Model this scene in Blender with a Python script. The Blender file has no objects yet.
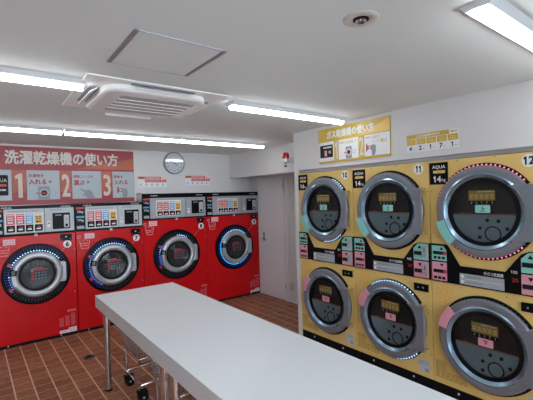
import bpy, math, random
from math import sin, cos, pi, radians
random.seed(4)
SC = bpy.context.scene
COL = SC.collection

# ------------------------------------------------------------------ materials
def mat(name, col, rough=.5, metal=0.0, spec=.5, coat=0.0, emit=None, estr=0.0, var=0.0, vscale=8.0, bump=0.0, bscale=200.0, alpha=1.0):
    m = bpy.data.materials.new(name); m.use_nodes = True
    nt = m.node_tree; b = nt.nodes['Principled BSDF']
    c = (col[0], col[1], col[2], 1)
    b.inputs['Base Color'].default_value = c
    b.inputs['Roughness'].default_value = rough
    b.inputs['Metallic'].default_value = metal
    b.inputs['Specular IOR Level'].default_value = spec
    b.inputs['Coat Weight'].default_value = coat
    b.inputs['Coat Roughness'].default_value = .08
    b.inputs['Alpha'].default_value = alpha
    if emit:
        b.inputs['Emission Color'].default_value = (emit[0], emit[1], emit[2], 1)
        b.inputs['Emission Strength'].default_value = estr
    tc = nt.nodes.new('ShaderNodeTexCoord')
    if var > 0:
        n = nt.nodes.new('ShaderNodeTexNoise'); n.inputs['Scale'].default_value = vscale; n.inputs['Detail'].default_value = 4
        r = nt.nodes.new('ShaderNodeValToRGB')
        r.color_ramp.elements[0].position = .3; r.color_ramp.elements[1].position = .7
        r.color_ramp.elements[0].color = tuple(max(0, v*(1-var)) for v in col) + (1,)
        r.color_ramp.elements[1].color = tuple(min(1, v*(1+var)) for v in col) + (1,)
        nt.links.new(tc.outputs['Object'], n.inputs['Vector']); nt.links.new(n.outputs['Fac'], r.inputs['Fac'])
        nt.links.new(r.outputs['Color'], b.inputs['Base Color'])
    if bump > 0:
        n = nt.nodes.new('ShaderNodeTexNoise'); n.inputs['Scale'].default_value = bscale
        bp = nt.nodes.new('ShaderNodeBump'); bp.inputs['Strength'].default_value = bump; bp.inputs['Distance'].default_value = .002
        nt.links.new(tc.outputs['Object'], n.inputs['Vector']); nt.links.new(n.outputs['Fac'], bp.inputs['Height'])
        nt.links.new(bp.outputs['Normal'], b.inputs['Normal'])
    return m

def tile_mat():
    m = bpy.data.materials.new('terracotta_tile'); m.use_nodes = True
    nt = m.node_tree; N = nt.nodes; L = nt.links; b = N['Principled BSDF']
    tc = N.new('ShaderNodeTexCoord'); sp = N.new('ShaderNodeSeparateXYZ'); L.new(tc.outputs['Object'], sp.inputs[0])
    def M(op, a, bb=None, cc=None):
        n = N.new('ShaderNodeMath'); n.operation = op
        for i, v in enumerate((a, bb, cc)):
            if v is None: continue
            if isinstance(v, (int, float)): n.inputs[i].default_value = v
            else: L.new(v, n.inputs[i])
        return n.outputs[0]
    P = .1505
    X_ = M('ADD', sp.outputs['X'], M('MULTIPLY', sp.outputs['Y'], .022)); Y_ = M('SUBTRACT', sp.outputs['Y'], M('MULTIPLY', sp.outputs['X'], .022))
    u = M('DIVIDE', M('ADD', X_, -.149-.022*5.3), P); v = M('DIVIDE', M('ADD', Y_, .02), P)
    def edge(t, w):   # 1 on grout
        f = M('FRACT', t); d = M('MINIMUM', f, M('SUBTRACT', 1.0, f))
        return M('LESS_THAN', d, w)
    gu = edge(u, .038); gv = edge(v, .036)
    # colour per tile
    cv = N.new('ShaderNodeCombineXYZ'); L.new(M('FLOOR', u), cv.inputs[0]); L.new(M('FLOOR', v), cv.inputs[1])
    wn = N.new('ShaderNodeTexWhiteNoise'); wn.noise_dimensions = '3D'; L.new(cv.outputs[0], wn.inputs['Vector'])
    ns = N.new('ShaderNodeTexNoise'); ns.inputs['Scale'].default_value = 30; ns.inputs['Detail'].default_value = 6; ns.inputs['Roughness'].default_value = .65
    mp = N.new('ShaderNodeMapping'); mp.inputs['Scale'].default_value = (.6, 1.6, 1); L.new(tc.outputs['Object'], mp.inputs['Vector'])
    L.new(mp.outputs['Vector'], ns.inputs['Vector'])
    f = M('ADD', M('MULTIPLY', wn.outputs['Value'], .14), M('MULTIPLY', ns.outputs['Fac'], .9))
    r = N.new('ShaderNodeValToRGB'); r.color_ramp.elements[0].position = .36; r.color_ramp.elements[1].position = .76
    r.color_ramp.elements[0].color = (.17, .045, .020, 1); r.color_ramp.elements[1].color = (.46, .20, .10, 1)
    L.new(f, r.inputs['Fac'])
    m1 = N.new('ShaderNodeMixRGB'); L.new(M('MULTIPLY', gv, .85), m1.inputs['Fac']); L.new(r.outputs['Color'], m1.inputs['Color1']); m1.inputs['Color2'].default_value = (.46, .31, .21, 1)
    m2 = N.new('ShaderNodeMixRGB'); L.new(M('MULTIPLY', gu, .9), m2.inputs['Fac']); L.new(m1.outputs['Color'], m2.inputs['Color1']); m2.inputs['Color2'].default_value = (.66, .50, .36, 1)
    L.new(m2.outputs['Color'], b.inputs['Base Color'])
    b.inputs['Roughness'].default_value = .45; b.inputs['Specular IOR Level'].default_value = .3
    bp = N.new('ShaderNodeBump'); bp.inputs['Strength'].default_value = .35; bp.inputs['Distance'].default_value = .003; bp.invert = True
    L.new(M('MAXIMUM', gu, gv), bp.inputs['Height']); L.new(bp.outputs['Normal'], b.inputs['Normal'])
    return m

M = {
 'wall': mat('painted_wallpaper', (.62, .605, .60), .7, var=.015, vscale=3, bump=.25, bscale=350),
 'ceil': mat('ceiling_board', (.755, .785, .775), .75, var=.015, vscale=2, bump=.2, bscale=250),
 'tile': tile_mat(),
 'red': mat('red_enamel', (.52, .006, .008), .24, spec=.22, var=.04, vscale=2),
 'yellow': mat('yellow_enamel', (.66, .455, .15), .32, spec=.3, var=.03, vscale=3),
 'black': mat('black_plastic', (.005, .005, .006), .28, spec=.09, var=.2, vscale=20),
 'matblack': mat('matt_black', (.006, .006, .007), .55, spec=.1, var=.2, vscale=20),
 'gasket': mat('rubber_gasket', (.004, .004, .005), .5, spec=.15, var=.2),
 'panel': mat('silver_grey_panel', (.33, .35, .38), .38, var=.03),
 'panel_light': mat('pale_grey_panel', (.43, .465, .49), .4, var=.02),
 'silver': mat('brushed_silver', (.41, .42, .45), .32, metal=.45, var=.05, vscale=30),
 'ringgrey': mat('satin_grey_ring', (.20, .208, .24), .34, metal=.35, var=.03, vscale=14),
 'bevelblue': mat('polished_steel_rim', (.27, .39, .50), .24, metal=.75, var=.05, vscale=10),
 'chrome': mat('chrome', (.62, .63, .65), .12, metal=1.0, var=.05, vscale=40),
 'wire': mat('chrome_wire', (.30, .30, .31), .3, metal=.9, var=.05, vscale=40),
 'brass': mat('brass_tab', (.55, .42, .20), .35, metal=.6, var=.05),
 'white': mat('white_plastic', (.78, .78, .78), .4, var=.01),
 'fixture': mat('white_fixture', (.70, .73, .75), .4, var=.01),
 'acwhite': mat('air_conditioner_white', (.90, .89, .88), .4, var=.01),
 'acgrille': mat('air_conditioner_grille', (.46, .44, .43), .5, var=.02),
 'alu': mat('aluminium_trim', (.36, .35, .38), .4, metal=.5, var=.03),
 'alu_sheen': mat('aluminium_painted_sheen', (.50, .55, .60), .35, metal=.4, var=.03),  # paler copy of the aluminium, reflection put into the colour
 'paper': mat('white_sticker', (.70, .71, .72), .45, var=.01),
 'signwhite': mat('white_sign_board', (.40, .455, .49), .45, var=.01),
 'pinkwhite': mat('pale_pink_sticker', (.72, .50, .52), .5, var=.03),
 'signred': mat('sign_red', (.31, .018, .028), .42, var=.12, vscale=2.2),
 'signorange': mat('sign_orange_red', (.40, .085, .04), .42, var=.3, vscale=4),
 'signtext': mat('sign_pale_lettering', (.60, .58, .54), .5, var=.01),
 'num_pale': mat('sign_pale_numeral', (.62, .50, .42), .5, var=.03),
 'textred': mat('dark_red_ink', (.36, .015, .03), .5, var=.02),
 'gold': mat('sign_gold', (.55, .37, .045), .42, var=.12, vscale=5),
 'gold_ink': mat('gold_ink', (.42, .27, .03), .5, var=.02),
 'orange': mat('orange_ink', (.80, .30, .03), .5, var=.02),
 'darkorange': mat('orange_line', (.55, .15, .02), .5, var=.02),
 'brownink': mat('brown_small_print', (.28, .17, .03), .6, var=.02),
 'pinkink': mat('pink_small_print', (.62, .20, .22), .6, var=.02),
 'cardred': mat('card_red', (.55, .055, .05), .5, var=.05),
 'cardpinkred': mat('card_rose', (.56, .06, .09), .5, var=.05),
 'cardblue': mat('card_blue', (.10, .35, .62), .5, var=.05),
 'cardyellow': mat('card_yellow', (.75, .48, .13), .5, var=.05),
 'ink': mat('black_ink', (.012, .012, .014), .5, spec=.2, var=.02),
 'greyink': mat('grey_ink', (.25, .26, .28), .5, var=.02),
 'green': mat('mint_green', (.22, .52, .46), .4, var=.02),
 'pink': mat('rose_pink', (.62, .27, .33), .4, var=.02),
 'teal': mat('slate_blue_plate', (.19, .275, .315), .3, var=.06, vscale=8),
 'drum': mat('dark_drum', (.02, .021, .023), .4, var=.2, vscale=10),
 'innergrey': mat('grey_inner_glass', (.075, .092, .10), .25, var=.1, vscale=6),
 'glass': mat('smoked_door_glass', (.010, .011, .012), .05, spec=.5, alpha=.22, var=.05),
 'display': mat('smoked_display', (.006, .005, .006), .3, spec=.07, var=.1),
 'tabletop': mat('white_laminate', (.70, .72, .74), .30, var=.008, vscale=3),
 'tableedge': mat('grey_edge_band', (.50, .485, .485), .45, var=.01),
 'door': mat('painted_door', (.72, .69, .71), .5, var=.01),
 'redlens': mat('red_beacon_lens', (.42, .006, .012), .12, coat=.5, var=.03),
 'clockrim': mat('clock_rim_grey', (.22, .27, .30), .3, metal=.3, var=.02),
 'clockface': mat('clock_face', (.56, .60, .64), .03, spec=.6, coat=1.0, var=.01),
 'drain': mat('drain_grate', (.10, .09, .085), .4, metal=.6, var=.2, vscale=60),
 'lamp': mat('led_diffuser', (.9, .95, 1), .4, emit=(.92, .97, 1.0), estr=10.0, var=.01),
 'led_white': mat('led_white', (.6, .8, 1), .3, emit=(.34, .62, 1.0), estr=1.3),
 'led_blue': mat('led_blue', (.1, .3, 1), .3, emit=(.06, .22, 1.0), estr=.9),
 'led_cyan': mat('led_cyan', (.1, .6, 1), .3, emit=(.05, .42, 1.0), estr=1.6),
 'led_pink': mat('led_pink', (1, .3, .4), .3, emit=(1.0, .16, .24), estr=.8),
 'led_red': mat('led_red', (.42, .015, .05), .3, emit=(1.0, .03, .08), estr=.05),
 'glow_deep': mat('painted_led_glow', (.02, .04, .3), .3, emit=(.02, .06, .7), estr=.28),  # stands in for LED glow mirrored in the black plastic
 'led_dim': mat('unlit_led', (.13, .15, .19), .3, var=.05),
 'led_digit': mat('red_digit', (.3, .01, .01), .4, emit=(1.0, .06, .05), estr=.08),
 'pane': None,
 'pavement': mat('outside_pavement', (.42, .42, .41), .8, var=.1, vscale=3),
 'frame_alu': mat('window_frame_aluminium', (.5, .5, .52), .35, metal=.7, var=.03),
}
def glass_pane():
    m = bpy.data.materials.new('window_glass'); m.use_nodes = True
    nt = m.node_tree; N = nt.nodes; L = nt.links
    for n in list(N):
        if n.type == 'BSDF_PRINCIPLED': N.remove(n)
    t = N.new('ShaderNodeBsdfTransparent'); g = N.new('ShaderNodeBsdfGlossy'); g.inputs['Roughness'].default_value = .02
    fr = N.new('ShaderNodeFresnel'); fr.inputs['IOR'].default_value = 1.45
    mx = N.new('ShaderNodeMixShader'); L.new(fr.outputs[0], mx.inputs[0]); L.new(t.outputs[0], mx.inputs[1]); L.new(g.outputs[0], mx.inputs[2])
    L.new(mx.outputs[0], N['Material Output'].inputs['Surface'])
    return m
M['pane'] = glass_pane()

# ------------------------------------------------------------------ mesh builder
_tc = {}
def raw_geo(body):
    c = bpy.data.curves.new('lettering', 'FONT'); c.body = body; c.resolution_u = 2
    o = bpy.data.objects.new('lettering', c); COL.objects.link(o)
    bpy.context.view_layer.update()
    me = bpy.data.meshes.new_from_object(o.evaluated_get(bpy.context.evaluated_depsgraph_get()))
    V = [tuple(v.co) for v in me.vertices]; F = [tuple(p.vertices) for p in me.polygons]
    bpy.data.meshes.remove(me); bpy.data.objects.remove(o); bpy.data.curves.remove(c)
    return V, F
def text_geo(body):
    if body not in _tc:
        V, F = raw_geo(body); n0 = len(V)
        if '1' in body:                     # give every figure 1 its flag
            one = raw_geo('1')[0]; w1 = max(p[0] for p in one)-min(p[0] for p in one); yt = max(p[1] for p in one)
            for i, ch in enumerate(body):
                if ch != '1': continue
                xl = max(p[0] for p in raw_geo(body[:i+1])[0])-w1; b = len(V)
                V += [(xl+.01, yt, 0), (xl-.12, yt-.12, 0), (xl-.12, yt-.23, 0), (xl+.01, yt-.14, 0)]; F.append((b, b+1, b+2, b+3))
        _tc[body] = (V, F)
    return _tc[body]

class MB:
    """collects shapes; front plane coordinates are (u across, v up, n out of the face) = (x, z, -y)"""
    def __init__(s): s.V = []; s.F = []; s.I = []; s.S = []; s.mats = []
    def mi(s, m):
        m = M[m] if isinstance(m, str) else m
        if m not in s.mats: s.mats.append(m)
        return s.mats.index(m)
    def add(s, V, F, m, smooth=False):
        b = len(s.V); i = s.mi(m); s.V += V
        for f in F: s.F.append(tuple(b+k for k in f)); s.I.append(i); s.S.append(smooth)
        return s
    def box(s, x0, x1, y0, y1, z0, z1, m):
        V = [(x, y, z) for x in (x0, x1) for y in (y0, y1) for z in (z0, z1)]
        F = [(0,1,3,2),(4,6,7,5),(0,4,5,1),(2,3,7,6),(0,2,6,4),(1,5,7,3)]
        return s.add(V, F, m)
    def fbox(s, u0, u1, v0, v1, n0, n1, m): return s.box(u0, u1, -n1, -n0, v0, v1, m)
    def prism(s, P, n0, n1, m):
        k = len(P); A = sum(P[i][0]*P[(i+1)%k][1]-P[(i+1)%k][0]*P[i][1] for i in range(k))
        if A < 0: P = P[::-1]
        V = [(u, -n1, v) for u, v in P] + [(u, -n0, v) for u, v in P]
        F = [tuple(range(k)), tuple(range(2*k-1, k-1, -1))] + [(i, k+i, k+(i+1)%k, (i+1)%k) for i in range(k)]
        return s.add(V, F, m)
    def rrect(s, u0, u1, v0, v1, r, n0, n1, m, seg=5):
        P = []
        for cu, cv, a in ((u1-r, v1-r, 0), (u0+r, v1-r, 90), (u0+r, v0+r, 180), (u1-r, v0+r, 270)):
            P += [(cu+r*cos(radians(a+90*k/seg)), cv+r*sin(radians(a+90*k/seg))) for k in range(seg+1)]
        return s.prism(P, n0, n1, m)
    def disc(s, cu, cv, r, n0, n1, m, seg=32):
        return s.prism([(cu+r*cos(2*pi*k/seg), cv+r*sin(2*pi*k/seg)) for k in range(seg)], n0, n1, m)
    def lathe(s, cu, cv, prof, m, seg=72, a0=0, a1=360):
        """prof: closed or open list of (r, n) turned about the outward axis"""
        full = abs(a1-a0) >= 360; n = seg if full else seg+1
        V = []; F = []; k = len(prof)
        for i in range(n):
            a = radians(a0+(a1-a0)*i/seg)
            V += [(cu+r*cos(a), -nn, cv+r*sin(a)) for r, nn in prof]
        for i in range(seg):
            j = (i+1) % n
            for q in range(k-1): F.append((i*k+q, j*k+q, j*k+q+1, i*k+q+1))
        if not full: F += [tuple(range(k)), tuple((n-1)*k+q for q in range(k-1, -1, -1))]
        return s.add(V, F, m, True)
    def ring(s, cu, cv, r0, r1, n0, n1, m, seg=64, a0=0, a1=360):
        return s.lathe(cu, cv, [(r0, n0), (r0, n1), (r1, n1), (r1, n0), (r0, n0)], m, seg, a0, a1)
    def vlathe(s, cx, cy, prof, m, seg=24, smooth=True):
        """turned about a vertical axis, prof (r, z) bottom to top"""
        V = []; F = []; k = len(prof)
        for i in range(seg):
            a = 2*pi*i/seg; V += [(cx+r*cos(a), cy+r*sin(a), z) for r, z in prof]
        for i in range(seg):
            j = (i+1) % seg
            for q in range(k-1): F.append((i*k+q, j*k+q, j*k+q+1, i*k+q+1))
        F.append(tuple(i*k for i in range(seg))[::-1]); F.append(tuple(i*k+k-1 for i in range(seg)))
        return s.add(V, F, m, smooth)
    def tube(s, pts, r, m, seg=8):
        from mathutils import Vector
        P = [Vector(p) for p in pts]; V = []; F = []
        for i, p in enumerate(P):
            d = (P[min(i+1, len(P)-1)]-P[max(i-1, 0)]).normalized()
            a = d.cross(Vector((0, 0, 1)) if abs(d.z) < .9 else Vector((1, 0, 0))).normalized(); b = d.cross(a)
            V += [tuple(p+(a*cos(2*pi*k/seg)+b*sin(2*pi*k/seg))*r) for k in range(seg)]
        for i in range(len(P)-1):
            for k in range(seg): F.append((i*seg+k, i*seg+(k+1) % seg, (i+1)*seg+(k+1) % seg, (i+1)*seg+k))
        F.append(tuple(range(seg))[::-1]); F.append(tuple((len(P)-1)*seg+k for k in range(seg)))
        return s.add(V, F, m, True)
    def text(s, body, u, v, h, n, m, w=None, bold=0.0, align='c', depth=0.0008, vert=False):
        """lettering of height h standing with its centre (or left end) at u, v"""
        V, F = text_geo(body)
        x0 = min(p[0] for p in V); x1 = max(p[0] for p in V); y0 = min(p[1] for p in V); y1 = max(p[1] for p in V)
        k = h/(y1-y0); kx = k if w is None else w/(x1-x0)
        ox = -(x0+x1)/2 if align == 'c' else -x0
        V2 = [(u+(p[0]+ox)*kx, -n, v+(p[1]-(y0+y1)/2)*k) for p in V]
        if bold:
            e = bold*h*.42; D = [(-e, -e), (e, -e), (e, e), (-e, e), (0, 0)]
            for i, (dx, dz) in enumerate(D): s.add([(p[0]+dx, p[1]-.00005*i, p[2]+dz) for p in V2], F, m)
            return s
        return s.add(V2, F, m)
    def bars(s, u0, u1, v0, v1, rows, n, m, fill=.4, words=5):
        """rows of unreadable small print"""
        h = (v1-v0)/rows
        for i in range(rows):
            v = v1-h*(i+.5); u = u0
            while u < u1-1e-4:
                L = min((u1-u0)/words*random.uniform(.5, 1.2), u1-u)
                s.fbox(u, u+L*.82, v-h*fill/2, v+h*fill/2, n-.0004, n, m); u += L
        return s
    def build(s, name, parent=None, bevel=0.0, loc=None, rotz=0.0, smoothall=False):
        me = bpy.data.meshes.new(name); me.from_pydata(s.V, [], s.F)
        for m in s.mats: me.materials.append(m)
        me.polygons.foreach_set('material_index', s.I); me.polygons.foreach_set('use_smooth', s.S)
        me.update()
        o = bpy.data.objects.new(name, me); COL.objects.link(o)
        if parent: o.parent = parent
        if loc: o.location = loc
        if rotz: o.rotation_euler = (0, 0, rotz)
        if any(s.S):
            e = o.modifiers.new('edges', 'EDGE_SPLIT'); e.split_angle = radians(40)
        if bevel:
            b = o.modifiers.new('bevel', 'BEVEL'); b.width = bevel; b.segments = 2; b.limit_method = 'ANGLE'
            b.harden_normals = False
        return o

def tag(o, label, cat, group=None):
    o['label'] = label; o['category'] = cat
    if group: o['group'] = group
    return o
def thing(name, label, cat, loc=(0, 0, 0), rotz=0, group=None):
    o = bpy.data.objects.new(name, None); COL.objects.link(o); o.empty_display_size = .1
    o.location = loc; o.rotation_euler = (0, 0, rotz)
    return tag(o, label, cat, group)
def struct(o): o['kind'] = 'structure'; return o

# ------------------------------------------------------------------ the room
ZC = 2.43; YB = 5.55; YF = -1.5; XL = -1.9; XR = 3.85; XD = 2.949; YR = 5.321; YP = 3.335
x6, x7, x8, x9, xe = .066, .937, 1.8086, 2.829, 3.846
struct(MB().box(XL-.12, XR+.12, YF-.12, YB+1.2, -.08, 0, 'tile').build('floor'))
struct(MB().box(XL-.12, XR+.12, YF-.12, YB+1.2, ZC, ZC+.1, 'ceil').build('ceiling'))
# back wall with the opening the red machines are built into
w = MB()
P = [(XL, 0), (x6-.012, 0), (x6-.012, 1.672), (x8-.006, 1.672), (x8-.006, 1.797), (XR, 1.797), (XR, ZC), (XL, ZC)]
w.prism([(a, b) for a, b in P], -YB-.12, -YB, 'wall')
struct(w.build('wall_back'))
struct(MB().box(x6-.1, XR, YB+1.05, YB+1.15, 0, ZC, 'wall').build('wall_service'))
struct(MB().box(XR, XR+.12, YF, YB+1.15, 0, ZC, 'wall').build('wall_right'))
struct(MB().box(XL-.12, XL, YF, YB+.12, 0, ZC, 'wall').build('wall_left'))
# wall around the yellow dryers
w = MB().box(XD+.004, XD+.10, .841, YP, 1.985, ZC, 'wall')
w.box(XD+.004, XD+.10, YF, .841, 0, ZC, 'wall')
w.box(XD+.004, XD+.10, 3.268, YP, 0, 1.985, 'wall')
w.box(XD+.10, XR, 3.268, YP, 0, ZC, 'wall')
struct(w.build('wall_dryers'))
struct(MB().box(XD+.03, XD+.08, .841, 3.268, 1.953, 1.985, 'alu').build('trim_1'))
struct(MB().box(3.42, XR, YP, YB, 2.02, ZC, 'wall').build('trim_2'))
# pale cover over the tops of the two taller machines
struct(MB().box(x8-.004, xe, YR+.02, YB+.0, 1.783, 1.797, 'wall').build('trim_3'))

# door to the service corridor
dm = MB().box(XR-.022, XR, 4.60, 5.29, .012, 2.0, 'door'); door = struct(dm.build('door_1', bevel=.002))
fr = MB(); fr.box(XR-.012, XR, 4.545, 4.594, 0, 2.015, 'door'); fr.box(XR-.012, XR, 5.296, 5.318, 0, 2.015, 'door'); fr.box(XR-.012, XR, 4.594, 5.296, 2.004, 2.018, 'door')
fr.build('door_frame', door, bevel=.002)
for z in (.246, 1.85):
    MB().vlathe(XR-.028, 4.604, [(.007, z-.05), (.007, z+.05)], 'alu', 10).build('hinge', door)
h = MB(); h.box(XR-.027, XR-.022, 5.125, 5.165, .93, 1.08, 'wire')
h.tube([(XR-.027, 5.145, .975), (XR-.07, 5.145, .975), (XR-.075, 5.135, .975), (XR-.075, 5.04, .97)], .009, 'wire', 8)
h.build('door_handle', door)
MB().tube([(XR-.022, 5.145, 1.06), (XR-.034, 5.145, 1.06)], .013, 'chrome', 12).build('lock', door)

# storefront with big windows behind the camera: the daylight comes in here
w = MB()
xs = [XL, XL+.25, .35, .55, 2.6, XR]
w.box(XL-.12, XR, YF-.12, YF, 2.25, ZC, 'wall'); w.box(XL-.12, XR, YF-.12, YF, 0, .12, 'wall')
w.box(XL-.12, xs[1], YF-.12, YF, .12, 2.25, 'wall'); w.box(xs[2], xs[3], YF-.12, YF, .12, 2.25, 'wall'); w.box(xs[4], XR, YF-.12, YF, .12, 2.25, 'wall')
struct(w.build('wall_front'))
for i, (a, b) in enumerate(((xs[1], xs[2]), (xs[3], xs[4]))):
    f = MB(); t = .045
    f.box(a, b, YF-.08, YF-.03, .12, .12+t, 'frame_alu'); f.box(a, b, YF-.08, YF-.03, 2.25-t, 2.25, 'frame_alu')
    f.box(a, a+t, YF-.08, YF-.03, .12+t, 2.25-t, 'frame_alu'); f.box(b-t, b, YF-.08, YF-.03, .12+t, 2.25-t, 'frame_alu')
    mid = (a+b)/2; f.box(mid-.02, mid+.02, YF-.08, YF-.03, .12+t, 2.25-t, 'frame_alu')
    wi = struct(f.build('window_%d' % (i+1)))
    MB().box(a+t, mid-.02, YF-.058, YF-.052, .12+t, 2.25-t, 'pane').build('glass', wi)
    MB().box(mid+.02, b-t, YF-.058, YF-.052, .12+t, 2.25-t, 'pane').build('glass', wi)
struct(MB().box(-12, 14, -16, YF-.12, -.1, -.02, 'pavement').build('ground'))

# ------------------------------------------------------------------ ceiling hatch, air conditioner, lamps, downlight
t = thing('ceiling_hatch', 'square access hatch with grey metal edge in the ceiling', 'hatch', (.765, 1.830, ZC))
a = .228
MB().box(-a+.022, a-.022, -a+.008, a-.008, -.004, 0, 'ceil').build('panel', t)
m = MB(); m.box(-a, -a+.020, -a, a, -.006, 0, 'alu'); m.box(a-.020, a, -a, a, -.006, 0, 'alu'); m.box(-a+.02, a-.02, -a, -a+.006, -.006, 0, 'alu_sheen'); m.box(-a+.02, a-.02, a-.006, a, -.006, 0, 'alu_sheen')  # front and back strips coloured paler to imitate the reflection on them
m.build('frame', t)

t = thing('air_conditioner', 'white four-way ceiling cassette air conditioner with grey slatted grille', 'air conditioner', (.972, 2.728, ZC))
ax, ay = .482, .428
m = MB(); m.box(-ax, ax, -ay, ay, -.010, 0, 'acwhite'); m.build('outer_panel', t, bevel=.004)
def rounded(rx, ry, c, levels, mt):
    V = []; F = []; n = 0
    for z, ins in levels:
        P = []
        for sx, sy, a0 in ((1, 1, 0), (-1, 1, 90), (-1, -1, 180), (1, -1, 270)):
            P += [(sx*(rx-c)+(c-ins)*cos(radians(a0+15*k)), sy*(ry-c)+(c-ins)*sin(radians(a0+15*k)), z) for k in range(7)]
        n = len(P); V += P
    L = len(levels)
    for q in range(L-1): F += [(q*n+i, q*n+(i+1) % n, (q+1)*n+(i+1) % n, (q+1)*n+i) for i in range(n)]
    F += [tuple(range(n))[::-1], tuple(range((L-1)*n, L*n))]
    return MB().add(V, F, mt)
m = rounded(.355, .345, .13, [(-.050, .030), (-.044, .010), (-.034, 0), (-.010, 0)], 'acwhite'); m.build('centre_panel', t)
m = MB(); m.box(-.235, .285, -.235, .215, -.0515, -.050, 'acgrille')
for k in range(1, 5):
    y = -.235+.45*k/5; m.box(-.235, .285, y-.006, y+.006, -.056, -.0515, 'acwhite')
for k in range(23):
    x = -.235+.52*k/22; m.box(x-.0012, x+.0012, -.235, .215, -.053, -.0515, 'acwhite')
m.build('intake_grille', t)
for k in range(4):
    q = pi/2*k; d = -.015 if k % 2 else -.030
    m = MB(); P = []
    for cx_, a0 in ((.19, 0), (-.19, 90), (-.19, 180), (.19, 270)):
        P += [(cx_+.03*cos(radians(a0+30*j)), .405+d+.030*sin(radians(a0+30*j))) for j in range(4)]
    n = len(P); m.add([(x, y, -.0115) for x, y in P]+[(x, y, -.0095) for x, y in P], [tuple(range(n))[::-1], tuple(range(n, 2*n))]+[(i, (i+1) % n, n+(i+1) % n, n+i) for i in range(n)], 'alu')
    o = m.build('air_slot', t, rotz=q)
    lo = -.054 if k == 0 else -.040
    m = MB(); m.add([(-.20, .385+d, -.014), (.20, .385+d, -.014), (.18, .425+d, lo), (-.18, .425+d, lo),
                     (-.20, .385+d, -.008), (.20, .385+d, -.008), (.18, .431+d, lo+.006), (-.18, .431+d, lo+.006)],
                    [(0,1,2,3)[::-1], (4,5,6,7), (0,1,5,4), (1,2,6,5), (2,3,7,6), (3,0,4,7)], 'acwhite')
    m.build('louvre', o, bevel=.003)

def lamp(x0, x1, y, label, group=None):
    t = thing('ceiling_light', label, 'ceiling light', ((x0+x1)/2, y, ZC), 0, group); L = (x1-x0)/2
    m = MB(); V = []; pr = [(-.068, 0), (-.046, -.028), (.046, -.028), (.068, 0)]
    for x in (-L, L): V += [(x, yy, z) for yy, z in pr]
    m.add(V, [(0,1,2,3), (7,6,5,4), (0,4,5,1), (1,5,6,2), (2,6,7,3), (3,7,4,0)], 'fixture'); m.build('housing', t)
    m = MB(); V = []; pr = [(.029*cos(radians(a)), -.028+.030*sin(radians(a))) for a in range(180, 361, 15)]; k = len(pr)
    for x in (-L+.008, L-.008): V += [(x, yy, z) for yy, z in pr]
    m.add(V, [tuple(range(k))[::-1], tuple(range(k, 2*k))]+[(i, i+1, k+i+1, k+i) for i in range(k-1)], 'lamp', False); m.build('diffuser', t)
YA, YM, YN = 4.235, 2.495, .635
lamp(-.556, .656, YA, 'long LED ceiling light over the red machines, left end of the joined row', None)
lamp(.674, 1.915, YA, 'long LED ceiling light, middle one of the joined row nearest the back wall', None)
lamp(1.933, 3.18, YA, 'long LED ceiling light, right end of the joined row nearest the clock', None)
lamp(-.73, .512, YM, 'long LED ceiling light at the left of the air conditioner', None)
lamp(1.535, 2.815, YM-.04, 'long LED ceiling light between the air conditioner and the gold sign', None)
lamp(1.54, 2.80, YN+.02, 'long LED ceiling light at the top right corner, nearest the camera', None)
lamp(-.73, .49, YN, 'long LED ceiling light overhead outside the picture', None)  # unseen extra light, added for its lighting and reflections

t = thing('downlight', 'small round recessed downlight in the ceiling', 'downlight', (1.284, 1.003, ZC))
m = MB(); m.vlathe(0, 0, [(.074, 0), (.074, -.002), (.069, -.005), (.038, -.005), (.034, -.002), (.034, 0)][::-1], mat('cream_trim', (.60, .57, .52), .5), 40); m.build('trim_ring', t)
m = MB(); m.vlathe(0, 0, [(.033, -.0055), (.033, -.001)], 'matblack', 24); m.build('socket', t)
m = MB(); m.vlathe(.004, .004, [(.016, -.014), (.024, -.007)], 'chrome', 16); m.build('bulb', t)

# ------------------------------------------------------------------ red washer-dryers
def leds(m, cu, cv, r, n, ranges, count=72, size=.0042):
    for k in range(count):
        a = 360*k/count
        if count == 72 and (a < 36 or a > 324): continue
        mt = 'led_dim'
        for a0, a1, c in ranges:
            if a0 <= a <= a1: mt = c
        u = cu+r*cos(radians(a)); v = cv+r*sin(radians(a))
        s = size if mt != 'led_dim' else size*.55
        m.disc(u, v, s, n-.003, n, mt, 8)

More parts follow.
